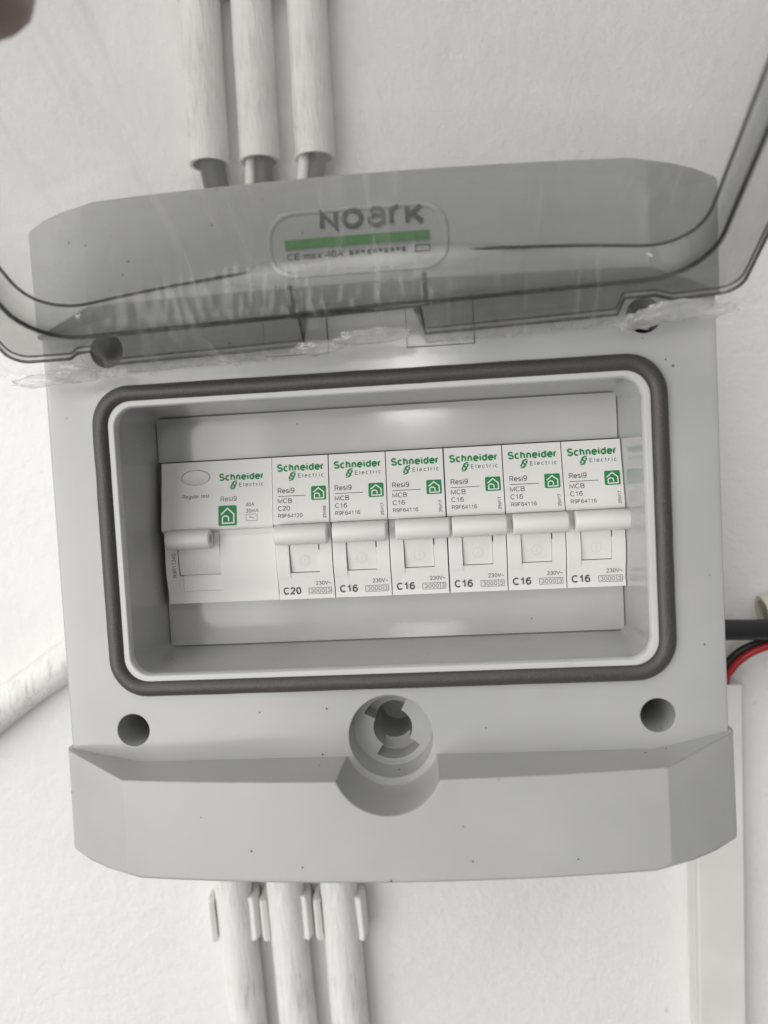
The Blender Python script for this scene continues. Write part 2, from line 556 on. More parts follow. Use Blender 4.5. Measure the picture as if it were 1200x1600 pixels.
# plain grotesque lettering as strokes: (advance, [polylines]), cap height 1
GLYPH = {
    '0': (.62, [A_(.31, .5, .24, .5, 90, 450, 18)]), '1': (.58, [[(.10, .74), (.24, .80), (.34, 1.0), (.34, 0)]]),
    '2': (.62, [A_(.3, .72, .23, .28, 175, -35) + [(.07, 0), (.56, 0)]]),
    '3': (.62, [A_(.29, .75, .21, .25, 165, -90), A_(.29, .26, .25, .26, 90, -165)]),
    '4': (.62, [[(.44, 0), (.44, .98), (.05, .28), (.60, .28)]]),
    '6': (.62, [A_(.31, .31, .24, .31, 90, 450, 18), A_(.36, .48, .29, .52, 50, 185)]),
    '9': (.62, [A_(.31, .69, .24, .31, 90, 450, 18), A_(.26, .52, .29, .52, 230, 365)]),
    '5': (.62, [[(.52, 1), (.16, 1), (.10, .50)] + A_(.3, .32, .25, .32, 130, -150)]),
    '7': (.58, [[(.06, 1), (.54, 1), (.22, 0)]]), '8': (.62, [A_(.31, .76, .2, .24, 90, 450, 16), A_(.31, .27, .24, .27, 90, 450, 16)]),
    'C': (.76, [A_(.40, .5, .34, .5, 48, 312, 18)]), 'M': (.84, [[(.08, 0), (.08, 1), (.42, .08), (.76, 1), (.76, 0)]]),
    'B': (.70, [[(.08, 0), (.08, 1), (.36, 1)] + A_(.38, .77, .2, .23, 90, -90), [(.08, .53), (.38, .53)] + A_(.38, .265, .24, .265, 90, -90) + [(.08, 0)]]),
    'R': (.72, [[(.08, 0), (.08, 1), (.38, 1)] + A_(.40, .74, .22, .26, 90, -90) + [(.08, .48)], [(.40, .48), (.64, 0)]]),
    'F': (.62, [[(.08, 0), (.08, 1), (.56, 1)], [(.08, .53), (.50, .53)]]), 'E': (.64, [[(.56, 1), (.08, 1), (.08, 0), (.58, 0)], [(.08, .53), (.52, .53)]]),
    'V': (.68, [[(.02, 1), (.34, 0), (.66, 1)]]), 'W': (.94, [[(.02, 1), (.25, 0), (.47, 1), (.69, 0), (.92, 1)]]),
    'A': (.68, [[(.02, 0), (.34, 1), (.66, 0)], [(.14, .32), (.54, .32)]]), 'S': (.68, [A_(.34, .75, .25, .25, 25, 270, 12)[:-1] + A_(.34, .25, .27, .25, 90, -160, 12)]),
    'N': (.72, [[(.08, 0), (.08, 1), (.62, 0), (.62, 1)]]), 'O': (.82, [A_(.41, .5, .34, .5, 90, 450, 20)]),
    'K': (.70, [[(.08, 0), (.08, 1)], [(.62, 1), (.09, .40)], [(.24, .56), (.66, 0)]]),
    'e': (.58, [[(.06, .38), (.53, .38)] + A_(.29, .36, .24, .36, 5, 318, 16)]),
    's': (.52, [A_(.26, .535, .18, .185, 25, 270, 10)[:-1] + A_(.26, .18, .20, .18, 90, -160, 10)]),
    'i': (.22, [[(.11, 0), (.11, .72)], [(.11, .87), (.11, 1)]]), 'l': (.22, [[(.11, 0), (.11, 1)]]),
    'c': (.54, [A_(.29, .36, .23, .36, 50, 310, 14)]), 'h': (.58, [[(.08, 0), (.08, 1)], [(.08, .40)] + A_(.27, .42, .19, .30, 170, 0) + [(.46, 0)]]),
    'n': (.58, [[(.08, 0), (.08, .72)], [(.08, .40)] + A_(.27, .42, .19, .30, 170, 0) + [(.46, 0)]]),
    'm': (.86, [[(.08, 0), (.08, .72)], [(.08, .42)] + A_(.24, .44, .16, .28, 170, 0) + [(.40, 0)], [(.40, .42)] + A_(.57, .44, .17, .28, 170, 0) + [(.74, 0)]]),
    'd': (.60, [A_(.28, .36, .21, .36, 90, 450, 16), [(.50, 0), (.50, 1)]]), 'u': (.58, [[(.08, .72), (.08, .29)] + A_(.26, .29, .18, .29, 180, 350), [(.46, .72), (.46, 0)]]),
    'a': (.56, [[(.07, .55)] + A_(.26, .50, .18, .22, 140, 0) + [(.45, 0)], A_(.25, .21, .18, .21, 40, 330, 14)]),
    'r': (.37, [[(.08, 0), (.08, .72)], [(.08, .40)] + A_(.28, .40, .2, .32, 170, 85, 6)]), 't': (.34, [[(.15, .95), (.15, .12), (.30, .02)], [(.02, .72), (.30, .72)]]),
    'g': (.60, [A_(.28, .36, .21, .36, 90, 450, 16), [(.50, .72), (.50, -.05)] + A_(.28, -.05, .22, .23, 0, -140, 8)]),
    'x': (.52, [[(.04, 0), (.48, .72)], [(.04, .72), (.48, 0)]]),
    '~': (.62, [[(.05 + .5 * i / 12, .42 + .10 * math.sin(2 * math.pi * i / 12)) for i in range(13)]]), ' ': (.32, []),
}


def text_geo(s, x, z, h, w=None, t=0.13, rot=0, spacing=0.0, align='LEFT'):
    """lettering as a list of flat strokes; cap height h, overall width w (mm), lower-left corner at x, z; t = stroke / cap height"""
    pen, lines = 0.0, []
    for ch in s:
        adv, ls = GLYPH[ch]
        lines += [[(a + pen, b) for a, b in l] for l in ls]
        pen += adv + t * 0.55 + spacing
    x0 = min(a for l in lines for a, b in l) - t / 2
    x1 = max(a for l in lines for a, b in l) + t / 2
    hs = h * (1 - t)
    sx = (w - t * h) / (x1 - x0 - t) if w else hs
    tot = w if w else (x1 - x0 - t) * hs + t * h
    geos = []
    for l in lines:
        pts = []
        for a, b in l:
            a, b = (a - x0 - t / 2) * sx + t * h / 2, b * hs + t * h / 2
            if align == 'RIGHT':
                a -= tot
            if rot == 90:
                a, b = -b, a
            pts.append((x + a, z + b))
        geos.append(stroke_geo(pts, t * h))
    return geos


def rect_geo(x0, x1, z0, z1):
    return [(x0, z0), (x1, z0), (x1, z1), (x0, z1)], [(0, 1, 2, 3)]


def frame_geo(x0, x1, z0, z1, t):
    v = [(x0, z0), (x1, z0), (x1, z1), (x0, z1), (x0 + t, z0 + t), (x1 - t, z0 + t), (x1 - t, z1 - t), (x0 + t, z1 - t)]
    return v, [(0, 1, 5, 4), (1, 2, 6, 5), (2, 3, 7, 6), (3, 0, 4, 7)]


def stroke_geo(pts, t):
    """polyline drawn with width t"""
    vs, fs = [], []
    P = [Vector((a, b)) for a, b in pts]
    for i, p in enumerate(P):
        d1 = (p - P[i - 1]).normalized() if i else None
        d2 = (P[i + 1] - p).normalized() if i + 1 < len(P) else None
        d = ((d1 or d2) + (d2 or d1)).normalized()
        k = 1.0 / max(0.5, d.dot(d1 or d2))
        nrm = Vector((-d.y, d.x)) * (t / 2 * k)
        vs += [tuple(p + nrm), tuple(p - nrm)]
    for i in range(len(P) - 1):
        fs.append((2 * i, 2 * i + 1, 2 * i + 3, 2 * i + 2))
    return vs, fs


def print_mesh(name, geos, yf, lift=0.07):
    """flat print laid on the surface y = yf(x, z), lift mm proud of it"""
    V, F = [], []
    flat = []
    for g_ in geos:
        flat += g_ if isinstance(g_, list) else [g_]
    for k_, (vs, fs) in enumerate(flat):
        o = len(V)
        V += [Vector((a, yf(a, b) - lift - 0.012 * (k_ % 3), b)) * MM for a, b in vs]
        F += [tuple(i + o for i in f) for f in fs]
    me = bpy.data.meshes.new(name)
    me.from_pydata(V, [], F)
    bm = bmesh.new()
    bm.from_mesh(me)
    for f in bm.faces:
        f.normal_update()
        if f.normal.y > 0:
            f.normal_flip()
    bm.to_mesh(me)
    bm.free()
    return me


# ------------------------------------------------------------------ setting: the wall
WALL = 78.0
bm = bmesh.new()
nx, nz = 120, 150
grid = []
for j in range(nz + 1):
    row = []
    for i in range(nx + 1):
        x, z = -520 + 1040 * i / nx, -650 + 1300 * j / nz
        y = WALL + 1.6 * noise.noise(Vector((x * 0.011, z * 0.011, 3.1))) + 0.5 * noise.noise(Vector((x * 0.05, z * 0.05, 7.7)))
        row.append(bm.verts.new((x, max(y, WALL - 0.9), z)))
    grid.append(row)
for j in range(nz):
    for i in range(nx):
        bm.faces.new((grid[j][i], grid[j][i + 1], grid[j + 1][i + 1], grid[j + 1][i]))
back = [bm.verts.new(p) for p in ((-520, WALL + 60, -650), (520, WALL + 60, -650), (520, WALL + 60, 650), (-520, WALL + 60, 650))]
bm.faces.new(back)
border = [(grid[0], back[0], back[1]), ([r[-1] for r in grid], back[1], back[2]), (grid[-1][::-1], back[2], back[3]), ([r[0] for r in grid][::-1], back[3], back[0])]
for edge, b0, b1 in border:
    bm.faces.new(edge + [b1, b0])
wall = link('wall', to_mesh(bm, 'wall', 60), M['wall'])
wall['kind'] = 'structure'
wall['label'] = 'white painted rough plaster wall behind the grey box'

# ------------------------------------------------------------------ the distribution box
X0 = -1.3
FACE = -30.0
box = thing('distribution_box', 'light grey plastic distribution box on the wall with its clear lid raised', 'fuse box', (X0, WALL, 0))


def P(name, mesh, mat, parent=None):
    """part of the box, shaped in wall coordinates with x from the box's centre line"""
    return link(name, mesh, mat, parent or box, (0, -WALL, 0) if parent is None else (0, 0, 0))


def y_lip(x):
    a = abs(x)
    if a <= 72:
        return -48.0 + 4.6 * (a / 72) ** 2
    return -43.4 + (a - 72) / (93.4 - 72) * 12.4


# body with the recess, the screw holes and the lock pocket cut into it
bm = bmesh.new()
o1 = rrect(92.4, 86.0, 3.0, 4)
o2 = rrect(91.5, 85.1, 2.6, 4)
loft(bm, [[(x, WALL - 1.5, z) for x, z in o1], [(x, FACE + 0.9, z) for x, z in o1], [(x, FACE + 0.25, z) for x, z in rrect(92.1, 85.7, 2.9, 4)], [(x, FACE, z) for x, z in o2]])
cuts = []
c = bmesh.new()
loft(c, [[(x, FACE - 5, z) for x, z in rrect(72.55, 38.2, 6.0, 8)], [(x, FACE + 4, z) for x, z in rrect(72.6, 38.1, 5.2, 8)], [(x, 3.0, z) for x, z in rrect(73.1, 37.2, 2.2, 8)]])
cuts.append(('DIFFERENCE', c))
c = bmesh.new()
add_box(c, -72.9, 73.2, 0, 60, -22.9, 22.9)
cuts.append(('DIFFERENCE', c))
for sx in (-1, 1):
    for sz in (-1, 1):
        c = bmesh.new()
        cyl(c, sx * 73.6, sz * 54.0, 4.75, 4.3, FACE - 4, FACE + 62, 40)
        cuts.append(('DIFFERENCE', c))
LZ = -57.9
c = bmesh.new()
cyl(c, 0.3, LZ, 12.0, 11.5, FACE - 4, FACE + 9.0, 64)
cuts.append(('DIFFERENCE', c))
c = bmesh.new()
cyl(c, 0.3, LZ - 0.4, 5.7, 5.5, FACE + 5, FACE + 34, 40)
cuts.append(('DIFFERENCE', c))
for a0, a1 in ((62, 152), (238, 325)):      # the two bayonet slots
    c = bmesh.new()
    arc = [(0.3 + 9.3 * math.cos(math.radians(a0 + (a1 - a0) * i / 10)), LZ - 0.4 + 9.3 * math.sin(math.radians(a0 + (a1 - a0) * i / 10))) for i in range(11)]
    inn = [(0.3 + 3.0 * math.cos(math.radians(a1 - (a1 - a0) * i / 10)), LZ - 0.4 + 3.0 * math.sin(math.radians(a1 - (a1 - a0) * i / 10))) for i in range(11)]
    pts = arc + inn
    loft(c, [[(x, FACE + 6, z) for x, z in pts], [(x, FACE + 17, z) for x, z in pts]])
    cuts.append(('DIFFERENCE', c))
cover = P('cover', boolean(bm, cuts, 32), M['box'])


# curved cover strips above and below (bow-fronted, with angled ends)
def lip_bm(sgn):
    bm = bmesh.new()
    xs = [-93.4, -86, -79, -72] + [-72 + 144 * i / 36 for i in range(1, 36)] + [72, 79, 86, 93.4]

    def zt(x):
        return 63.2 - 4.6 * max(0, (abs(x) - 72) / 21.4)

    def zb(x):
        return 89.6 - 1.2 * max(0, (abs(x) - 72) / 21.4)
    # one profile per station across the width: ledge, front, underside, back
    r = loft(bm, [[(x, y_lip(x), sgn * zt(x)), (x, y_lip(x) - 0.8, sgn * zb(x)), (x, 6.0, sgn * zb(x)), (x, 6.0, sgn * zt(x))] for x in xs])
    fb = {v for q in r for v in (q[1],)}
    ends = {v for v in r[0] + r[-1]}
    lower = {v for q in r for v in (q[1], q[2])}
    front = {v for q in r for v in (q[0], q[1])}
    be = []
    for e in bm.edges:
        a, b = e.verts
        if a in fb and b in fb:
            be.append(e)                                   # front lower edge
        elif a in ends and b in ends and ((a in lower and b in lower) or (a in front and b in front)):
            be.append(e)                                   # rounded ends
    bmesh.ops.bevel(bm, geom=be, offset=1.7, segments=7, affect='EDGES', profile=0.5, clamp_overlap=False)
    return bm


c = bmesh.new()
cyl(c, 0.3, LZ, 13.8, 14.9, FACE - 0.02, -60, 64)
c3 = bmesh.new()
cyl(c3, 0.3, LZ, 12.05, 12.05, FACE - 4, 12, 64)
P('lip', boolean(lip_bm(-1), [('DIFFERENCE', c), ('DIFFERENCE', c3)], 17), M['lip'])['label'] = 'bow-fronted cover strip notched round the lock'
bm = lip_bm(1)
P('lip', to_mesh(bm, 'lip', 17), M['lip'])['label'] = 'bow-fronted cover strip carrying the brand plate'

# pale raised rim and foam gasket round the opening
bm = bmesh.new()
rim = [(74.5, 39.9, 7.2, 1.5), (74.5, 39.9, 7.2, -0.9), (74.2, 39.6, 7.0, -1.3), (72.7, 38.2, 6.0, -1.3), (72.4, 37.9, 5.8, -0.9), (72.4, 37.9, 5.8, 1.5)]
loft(bm, [[(x, FACE + dy, z) for x, z in rrect(a, b, r, 10)] for a, b, r, dy in rim], close=True)
P('rim', to_mesh(bm, 'rim', 40), M['rim'])
bm = bmesh.new()
loops = []
for k in range(9):
    a = math.pi * k / 8
    cx = 76.6 + 2.45 * math.cos(a)
    cy = FACE + 0.4 - (2.9 * max(0.0, math.sin(a)) ** 0.7)
    base = rrect(cx, cx - 76.6 + 41.75, cx - 76.6 + 8.6, 10, 30)
    lp = []
    for x, z in base:
        w = 0.12 * noise.noise(Vector((x * 0.12, z * 0.12, 5)))
        lp.append((x + w, cy + 0.18 * noise.noise(Vector((x * 0.2, z * 0.2, 9))) * math.sin(a), z + w))
    loops.append(lp)
loops.append([(x, FACE + 0.9, z) for x, _, z in loops[-1]])
loops.insert(0, [(x, FACE + 0.9, z) for x, _, z in loops[0]])
loft(bm, loops, close=True)
P('gasket', to_mesh(bm, 'gasket', 80), M['gasket'])

# inner frame strips above and below the row of breakers
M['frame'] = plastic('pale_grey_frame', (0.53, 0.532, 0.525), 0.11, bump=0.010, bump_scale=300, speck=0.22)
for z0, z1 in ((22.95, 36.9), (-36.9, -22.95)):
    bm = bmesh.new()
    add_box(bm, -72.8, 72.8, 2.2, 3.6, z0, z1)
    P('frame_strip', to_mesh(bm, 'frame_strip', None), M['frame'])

# hinge clip plates just under the lid
for x0, x1 in ((-28.7, -11.2), (10.5, 28.6)):
    bm = bmesh.new()
    add_box(bm, x0, x1, FACE - 0.3, FACE + 0.3, 49.6, 63.4)
    P('hinge_plate', to_mesh(bm, 'hinge_plate'), M['box'])
    bm = bmesh.new()
    t = 0.22
    add_box(bm, x0 - t, x0, FACE - 0.06, FACE + 0.3, 49.6 - t, 63)
    add_box(bm, x1, x1 + t, FACE - 0.06, FACE + 0.3, 49.6 - t, 63)
    add_box(bm, x0, x1, FACE - 0.06, FACE + 0.3, 49.6 - t, 49.6)
    P('hinge_seam', to_mesh(bm, 'hinge_seam'), M['print_light'])

# brand plate on the upper strip
yl = lambda x, z: y_lip(x) - 0.8 * (z - 63) / 26.6
bm = bmesh.new()
plate = rrect(22.7, 8.2, 6.5, 8, 14)
loft(bm, [[(x, yl(x, z + 73.7) + 0.4, z + 73.7) for x, z in plate], [(x, yl(x, z + 73.7) - 0.25, z + 73.7) for x, z in plate],
          [(x * 0.985, yl(x, z + 73.7) - 0.45, z * 0.96 + 73.7) for x, z in plate], [(x * 0.955, yl(x, z + 73.7) - 0.45, z * 0.88 + 73.7) for x, z in plate],
          [(x * 0.94, yl(x, z + 73.7) - 0.2, z * 0.85 + 73.7) for x, z in plate]], cap1=False)
ring = bm.verts[-len(plate):]
half = len(plate)
bm.verts.ensure_lookup_table()
rv = bm.verts[:][-half:]
# fill the plate floor in vertical strips so that it follows the bow
up_ = sorted([v for v in rv if v.co.z > 73.7], key=lambda v: v.co.x)
dn_ = sorted([v for v in rv if v.co.z <= 73.7], key=lambda v: v.co.x)
k = min(len(up_), len(dn_))
for i in range(k - 1):
    try:
        bm.faces.new((dn_[i], dn_[i + 1], up_[i + 1], up_[i]))
    except ValueError:
        pass
plate_o = P('brand_plate', to_mesh(bm, 'brand_plate', 30), M['box'])
g = [text_geo('NO', -9.0, 76.4, 5.0, w=11.0, t=0.24), text_geo('K', 12.2, 76.4, 5.0, w=4.9, t=0.24),
     text_geo('a', 2.9, 76.4, 6.6, w=4.5, t=0.16), text_geo('r', 8.3, 76.4, 6.6, w=2.9, t=0.16)]
q = P('brand_lettering', print_mesh('brand_lettering', g, yl, 0.5), M['brand_grey'], plate_o)
q = P('brand_bar', print_mesh('brand_bar', [rect_geo(-18 + i * 3, -15 + i * 3, 72.6, 74.9) for i in range(12)], yl, 0.5), M['brand_green'], plate_o)
g = [text_geo('CE max 40A', -17.6, 69.9, 1.7, w=14.0)] + [rect_geo(-2 + i * 1.45, -1.1 + i * 1.45, 70.1 + (i % 3) * 0.2, 71.2) for i in range(10)] + [frame_geo(14.2, 18.0, 69.8, 71.5, 0.25)]
q = P('rating_lettering', print_mesh('rating_lettering', g, yl, 0.5), M['brand_grey'], plate_o)

# ------------------------------------------------------------------ the raised lid (part of the box), built in its own frame: x, s (from the hinge), n (outwards)
LID_A, LID_R = math.radians(26), math.radians(1.8)


def panel_n(x):
    return 7.2 + 7.2 * (1 - min(1, (x / 80) ** 2))


HX = [-79.6, -79, -76, -72.4, -71.6, -60, -45, -30, -16.4, -15.6, -8, 0, 8, 15.0, 15.8, 30, 45, 60, 65.2, 66.0, 71, 73.5, 78.4, 79.2]


def s_edge(x):
    if -15.9 < x < 15.3:
        return 11.8
    if -72.0 < x < 65.6:
        return 0.2
    if -76.5 < x < 75.0:
        return 6.6
    return 4.4


def lid_loop(hx, s0, s1, r, nf, custom=False, nn=8):
    """rounded rectangle in lid coordinates; the hinge side carries the samples HX"""
    k = (hx - r) / 89.5
    pts = []
    def arc(cx, cs, a0):
        for i in range(nn + 1):
            a = math.radians(a0 + 90 * i / nn)
            pts.append((cx + r * math.cos(a), cs + r * math.sin(a)))
    arc(-hx + r, s0 + r, 180)                       # hinge side, left corner
    for x in HX:
        pts.append((x * k, s_edge(x) if custom else s0))
    arc(hx - r, s0 + r, 270)
    for i in range(1, 12):
        pts.append((hx, s0 + r + (s1 - s0 - 2 * r) * i / 12))
    arc(hx - r, s1 - r, 0)
    for i in range(1, 24):
        pts.append(((hx - r) - 2 * (hx - r) * i / 24, s1))
    arc(-hx + r, s1 - r, 90)
    for i in range(1, 12):
        pts.append((-hx, s1 - r - (s1 - s0 - 2 * r) * i / 12))
    return [(x, s, nf(x)) for x, s in pts]


S1 = 119.0
bm = bmesh.new()
cst = lambda v: (lambda x: v)
inner_panel = [lid_loop(81.0 - d, 17.0 + d, S1 - 13.5 - d, max(12.5 - d, 0.6), lambda x: panel_n(x) - 1.45) for d in (1.2, 10, 20, 30, 40, 43.5)]
outer_panel = [lid_loop(82.6 - d, 15.6 + d, S1 - 11.9 - d, max(13.5 - d, 0.6), panel_n) for d in (1.2, 10, 20, 30, 40, 44.5)]
loops = inner_panel[::-1] + [
    lid_loop(81.0, 17.0, S1 - 13.5, 12.5, lambda x: panel_n(x) - 2.3),
    lid_loop(81.6, 16.4, S1 - 12.9, 12.9, cst(-1.6)),
    lid_loop(82.2, 15.8, S1 - 12.3, 13.2, cst(-2.0)),
    lid_loop(83.3, 14.7, S1 - 11.2, 13.6, cst(-2.0)),
    lid_loop(83.7, 14.3, S1 - 10.8, 13.8, cst(0.0)),
    lid_loop(94.0, 4.6, S1 - 0.3, 5.0, cst(0.0), True),
    lid_loop(94.4, 4.4, S1, 5.0, cst(0.5), True),
    lid_loop(94.4, 4.4, S1, 5.0, cst(2.0), True),
    lid_loop(94.0, 4.6, S1 - 0.3, 5.0, cst(2.4), True),
    lid_loop(84.3, 13.9, S1 - 10.2, 14.2, cst(2.4)),
    lid_loop(82.6, 15.6, S1 - 11.9, 13.5, lambda x: panel_n(x) - 0.8),
] + outer_panel
loft(bm, loops)
bmesh.ops.triangulate(bm, faces=[f for f in bm.faces if len(f.verts) > 4])
lid = link('lid', to_mesh(bm, 'lid', 40), M['lid'], box)
lid['label'] = 'smoked clear hinged lid raised towards the viewer'
ca, sa = math.cos(LID_A), math.sin(LID_A)
ry = Matrix.Rotation(-LID_R, 3, 'Y')
ex, es, en = ry @ Vector((1, 0, 0)), ry @ Vector((0, -ca, sa)), ry @ Vector((0, sa, ca))
lm = Matrix(((ex.x, es.x, en.x), (ex.y, es.y, en.y), (ex.z, es.z, en.z))).to_4x4()
LID_P = Vector((X0, -38.0, 50.7))
lid.matrix_local = Matrix.Translation((LID_P - Vector((X0, WALL, 0))) * MM) @ lm
LIDW = Matrix.Translation(LID_P) @ lm         # millimetres, lid frame -> wall frame


def lw(x, s, n):
    return LIDW @ Vector((x, s, n))


def edge_line(loop, r, parent=lid):
    bm_ = bmesh.new()
    n = len(loop)
    pts = [Vector(p) for p in loop]
    rings = []
    for i, p in enumerate(pts):
        t = (pts[(i + 1) % n] - pts[i - 1])
        t.z = 0
        t.normalize()
        sd = Vector((-t.y, t.x, 0))
        rings.append([p + sd * (r * math.cos(2 * math.pi * k / 6)) + Vector((0, 0, r * math.sin(2 * math.pi * k / 6))) for k in range(6)])
    loft(bm_, rings, close=True)
    return link('edge_dark_line', to_mesh(bm_, 'edge_dark_line', 60), M['lid_edge'], parent)


edge_line(lid_loop(81.9, 16.2, S1 - 12.6, 13.0, lambda x: panel_n(x) - 1.1), 0.45)  # dark tubes added to draw the refraction lines along the lid's edges
edge_line(lid_loop(82.8, 15.2, S1 - 11.7, 13.4, cst(-1.5)), 0.62)
edge_line(lid_loop(93.9, 4.8, S1 - 0.4, 5.0, cst(0.35), True), 0.48)
edge_line(lid_loop(93.9, 4.8, S1 - 0.4, 5.0, cst(2.05), True), 0.34)

for x in (-17.2, 16.4):
    bm = bmesh.new()
    vs = [(x - 0.7, 8.6, 2.5), (x - 0.7, 14.2, 2.5), (x - 0.7, 15.4, 12.2), (x - 0.7, 13.4, 12.2)]
    a = [bm.verts.new(p) for p in vs]
    b = [bm.verts.new((p[0] + 1.4, p[1], p[2])) for p in vs]
    bm.faces.new(a)
    bm.faces.new(b)
    for i in range(4):
        bm.faces.new((a[i], a[(i + 1) % 4], b[(i + 1) % 4], b[i]))
    link('hinge_rib', to_mesh(bm, 'hinge_rib'), M['lid_edge'], lid)

# ------------------------------------------------------------------ circuit breakers
PROF = [(22.5, -1.0), (14.2, -2.4), (13.9, -2.5), (2.2, -5.0), (1.6, -4.9), (1.0, -3.2), (0.2, -2.8), (-5.0, -3.4), (-9.5, -3.7), (-13.5, -3.3), (-17.5, -2.2), (-20.2, -1.7), (-20.8, -2.1), (-22.5, -2.3)]


def y_prof(x, z):
    for (z0, y0), (z1, y1) in zip(PROF, PROF[1:]):
        if z1 <= z <= z0:
            return y0 + (y1 - y0) * (z0 - z) / (z0 - z1)
    return PROF[0][1] if z > 22 else PROF[-1][1]


def body_bm(w0, w1, prof):
    bm = bmesh.new()
    pts = [(y, z) for z, y in prof] + [(38.0, -22.5), (38.0, 22.5)]
    loft(bm, [[(w0, y, z) for y, z in pts], [(w1, y, z) for y, z in pts]])
    return bm


def arc_pts(cx, cz, r, a0, a1, n=10):
    return [(cx + r * math.cos(math.radians(a0 + (a1 - a0) * i / n)), cz + r * math.sin(math.radians(a0 + (a1 - a0) * i / n))) for i in range(n + 1)]


def house_geo(x, z, w, h):
    """little house line drawing inside a badge with lower-left corner x, z"""
    def q(u, v):
        return (x + u * w, z + v * h)
    roof = [q(0.15, 0.56), q(0.5, 0.86), q(0.84, 0.56), q(0.84, 0.13), q(0.22, 0.13), q(0.22, 0.36)]
    spiral = [q(0.22, 0.36)] + [q(0.39 + 0.17 * math.cos(math.radians(a)), 0.36 + 0.13 * math.sin(math.radians(a))) for a in range(170, -1, -20)] + [q(0.56, 0.22)]
    return [stroke_geo(roof, w * 0.075), stroke_geo(spiral, w * 0.075)]


def fill_geo(pts):
    return list(pts), [tuple(range(len(pts)))]


def logo_geo(x, z, w):
    """two-line maker's name: bold name, S-leaf, thin second word"""
    k = w / 14.6
    gs = [text_geo('Schneider', x, z, 2.4 * k, w=w, t=0.215)]
    e = [text_geo('Electric', x + 6.5 * k, z - 2.1 * k, 1.3 * k, w=7.9 * k, t=0.13, spacing=0.25)]
    cx, cz = x + 4.7 * k, z - 1.45 * k
    leaf = []
    for sgn in (1, -1):
        a = [(cx + sgn * u * k * 1.2, cz + sgn * v * k) for u, v in ((-0.15, -0.25), (-0.55, 0.1), (-0.5, 0.75), (0.0, 1.3), (0.85, 1.42), (0.95, 1.15), (0.35, 1.0), (0.02, 0.6), (0.05, 0.15))]
        leaf.append(fill_geo(a))
        b = [(cx + sgn * u * k * 1.2, cz + sgn * v * k) for u, v in ((0.25, 0.75), (0.75, 0.95), (0.98, 0.6), (0.75, 0.0), (0.35, -0.5), (0.45, 0.1), (0.5, 0.5))]
        leaf.append(fill_geo(b))
    return gs + leaf, e


def drum_mesh(x0, x1, r, zc, yc, a0, a1):
    """slice of the switch drum: a part cylinder lying along x"""
    bm = bmesh.new()
    n = 16
    arc = [(yc - r * math.cos(math.radians(a0 + (a1 - a0) * i / n)), zc + r * math.sin(math.radians(a0 + (a1 - a0) * i / n))) for i in range(n + 1)]
    arc.append((yc + 1, zc))
    loft(bm, [[(x0, y, z) for y, z in arc], [(x1, y, z) for y, z in arc]])
    return to_mesh(bm, 'drum', 25)


def bar_mesh(x0, x1, zc, yc, rz, ry_, hollow=False):
    """thumb bar of the switch: rounded bar lying along x with a soft edge and a neck reaching back"""
    bm = bmesh.new()
    n = 20
    def ring(x, k):
        return [(x, yc + ry_ * k * math.sin(2 * math.pi * i / n) * (1.0 if math.sin(2 * math.pi * i / n) < 0 else 0.8), zc + rz * k * math.cos(2 * math.pi * i / n)) for i in range(n)]
    ls = [ring(x0, 0.86), ring(x0 + 0.25, 0.97), ring(x0 + 0.6, 1.0), ring(x1 - 0.6, 1.0), ring(x1 - 0.25, 0.97), ring(x1, 0.86)]
    if hollow:
        ls += [ring(x1 - 0.1, 0.5), ring(x1 - 3.0, 0.45)]
    loft(bm, ls)
    return to_mesh(bm, 'toggle', 50)


MCB = {}
bm = body_bm(0.16, 17.84, PROF)
c = bmesh.new()
add_box(c, 4.4, 13.7, -12, 8, -14.1, 0.3)            # window of the switch drum
c2 = bmesh.new()
add_box(c2, 13.7, 14.0, -12, 6, -7.0, -3.0)
MCB['body'] = boolean(bm, [('DIFFERENCE', c), ('DIFFERENCE', c2)], 20)
MCB['drum'] = drum_mesh(4.62, 13.6, 26.0, -6.5, 22.75, -16.6, 18)
bm = bmesh.new()
tabp = [(-4.2, y_prof(0, -4.2) - 0.30), (-9.5, y_prof(0, -9.5) - 0.42), (-13.0, y_prof(0, -13.0) - 0.45), (-15.6, y_prof(0, -15.6) - 0.28)]
loft(bm, [[(x, y, z) for z, y in tabp] + [(x, 2.0, -15.6), (x, 2.0, -4.2)] for x in (0.45, 4.35)])
MCB['tab'] = to_mesh(bm, 'tab', 30)


def y_drum(x, z):
    return 22.75 - math.sqrt(max(0.0, 676 - (z + 6.5) ** 2))


def ring_stroke(cx, cz, r, t, n=20):
    return stroke_geo([(cx + r * math.cos(2 * math.pi * i / n), cz + r * math.sin(2 * math.pi * i / n)) for i in range(n + 1)], t)


mark = [ring_stroke(9.1, -10.2, 1.55, 0.22), rect_geo(9.0, 9.22, -11.1, -9.3)]
M['emboss'] = plastic('embossed_white', (0.70, 0.685, 0.665), 0.4, mottled=0.0)
MCB['mark'] = print_mesh('mark', mark, y_drum, 0.09)
lg, le = logo_geo(1.7, 17.9, 14.9)
MCB['logo'] = print_mesh('logo', lg, y_prof)
MCB['logo2'] = print_mesh('logo2', le, y_prof)
bz, bw, bh = 8.6, 4.7, 4.35
badge = [(x + 12.35 + bw / 2, z + bz + bh / 2) for x, z in rrect(bw / 2, bh / 2, 0.45, 4)]
MCB['badge'] = print_mesh('badge', [fill_geo(badge)], y_prof)
MCB['house'] = print_mesh('house', house_geo(12.35, bz, bw, bh), y_prof, 0.11)


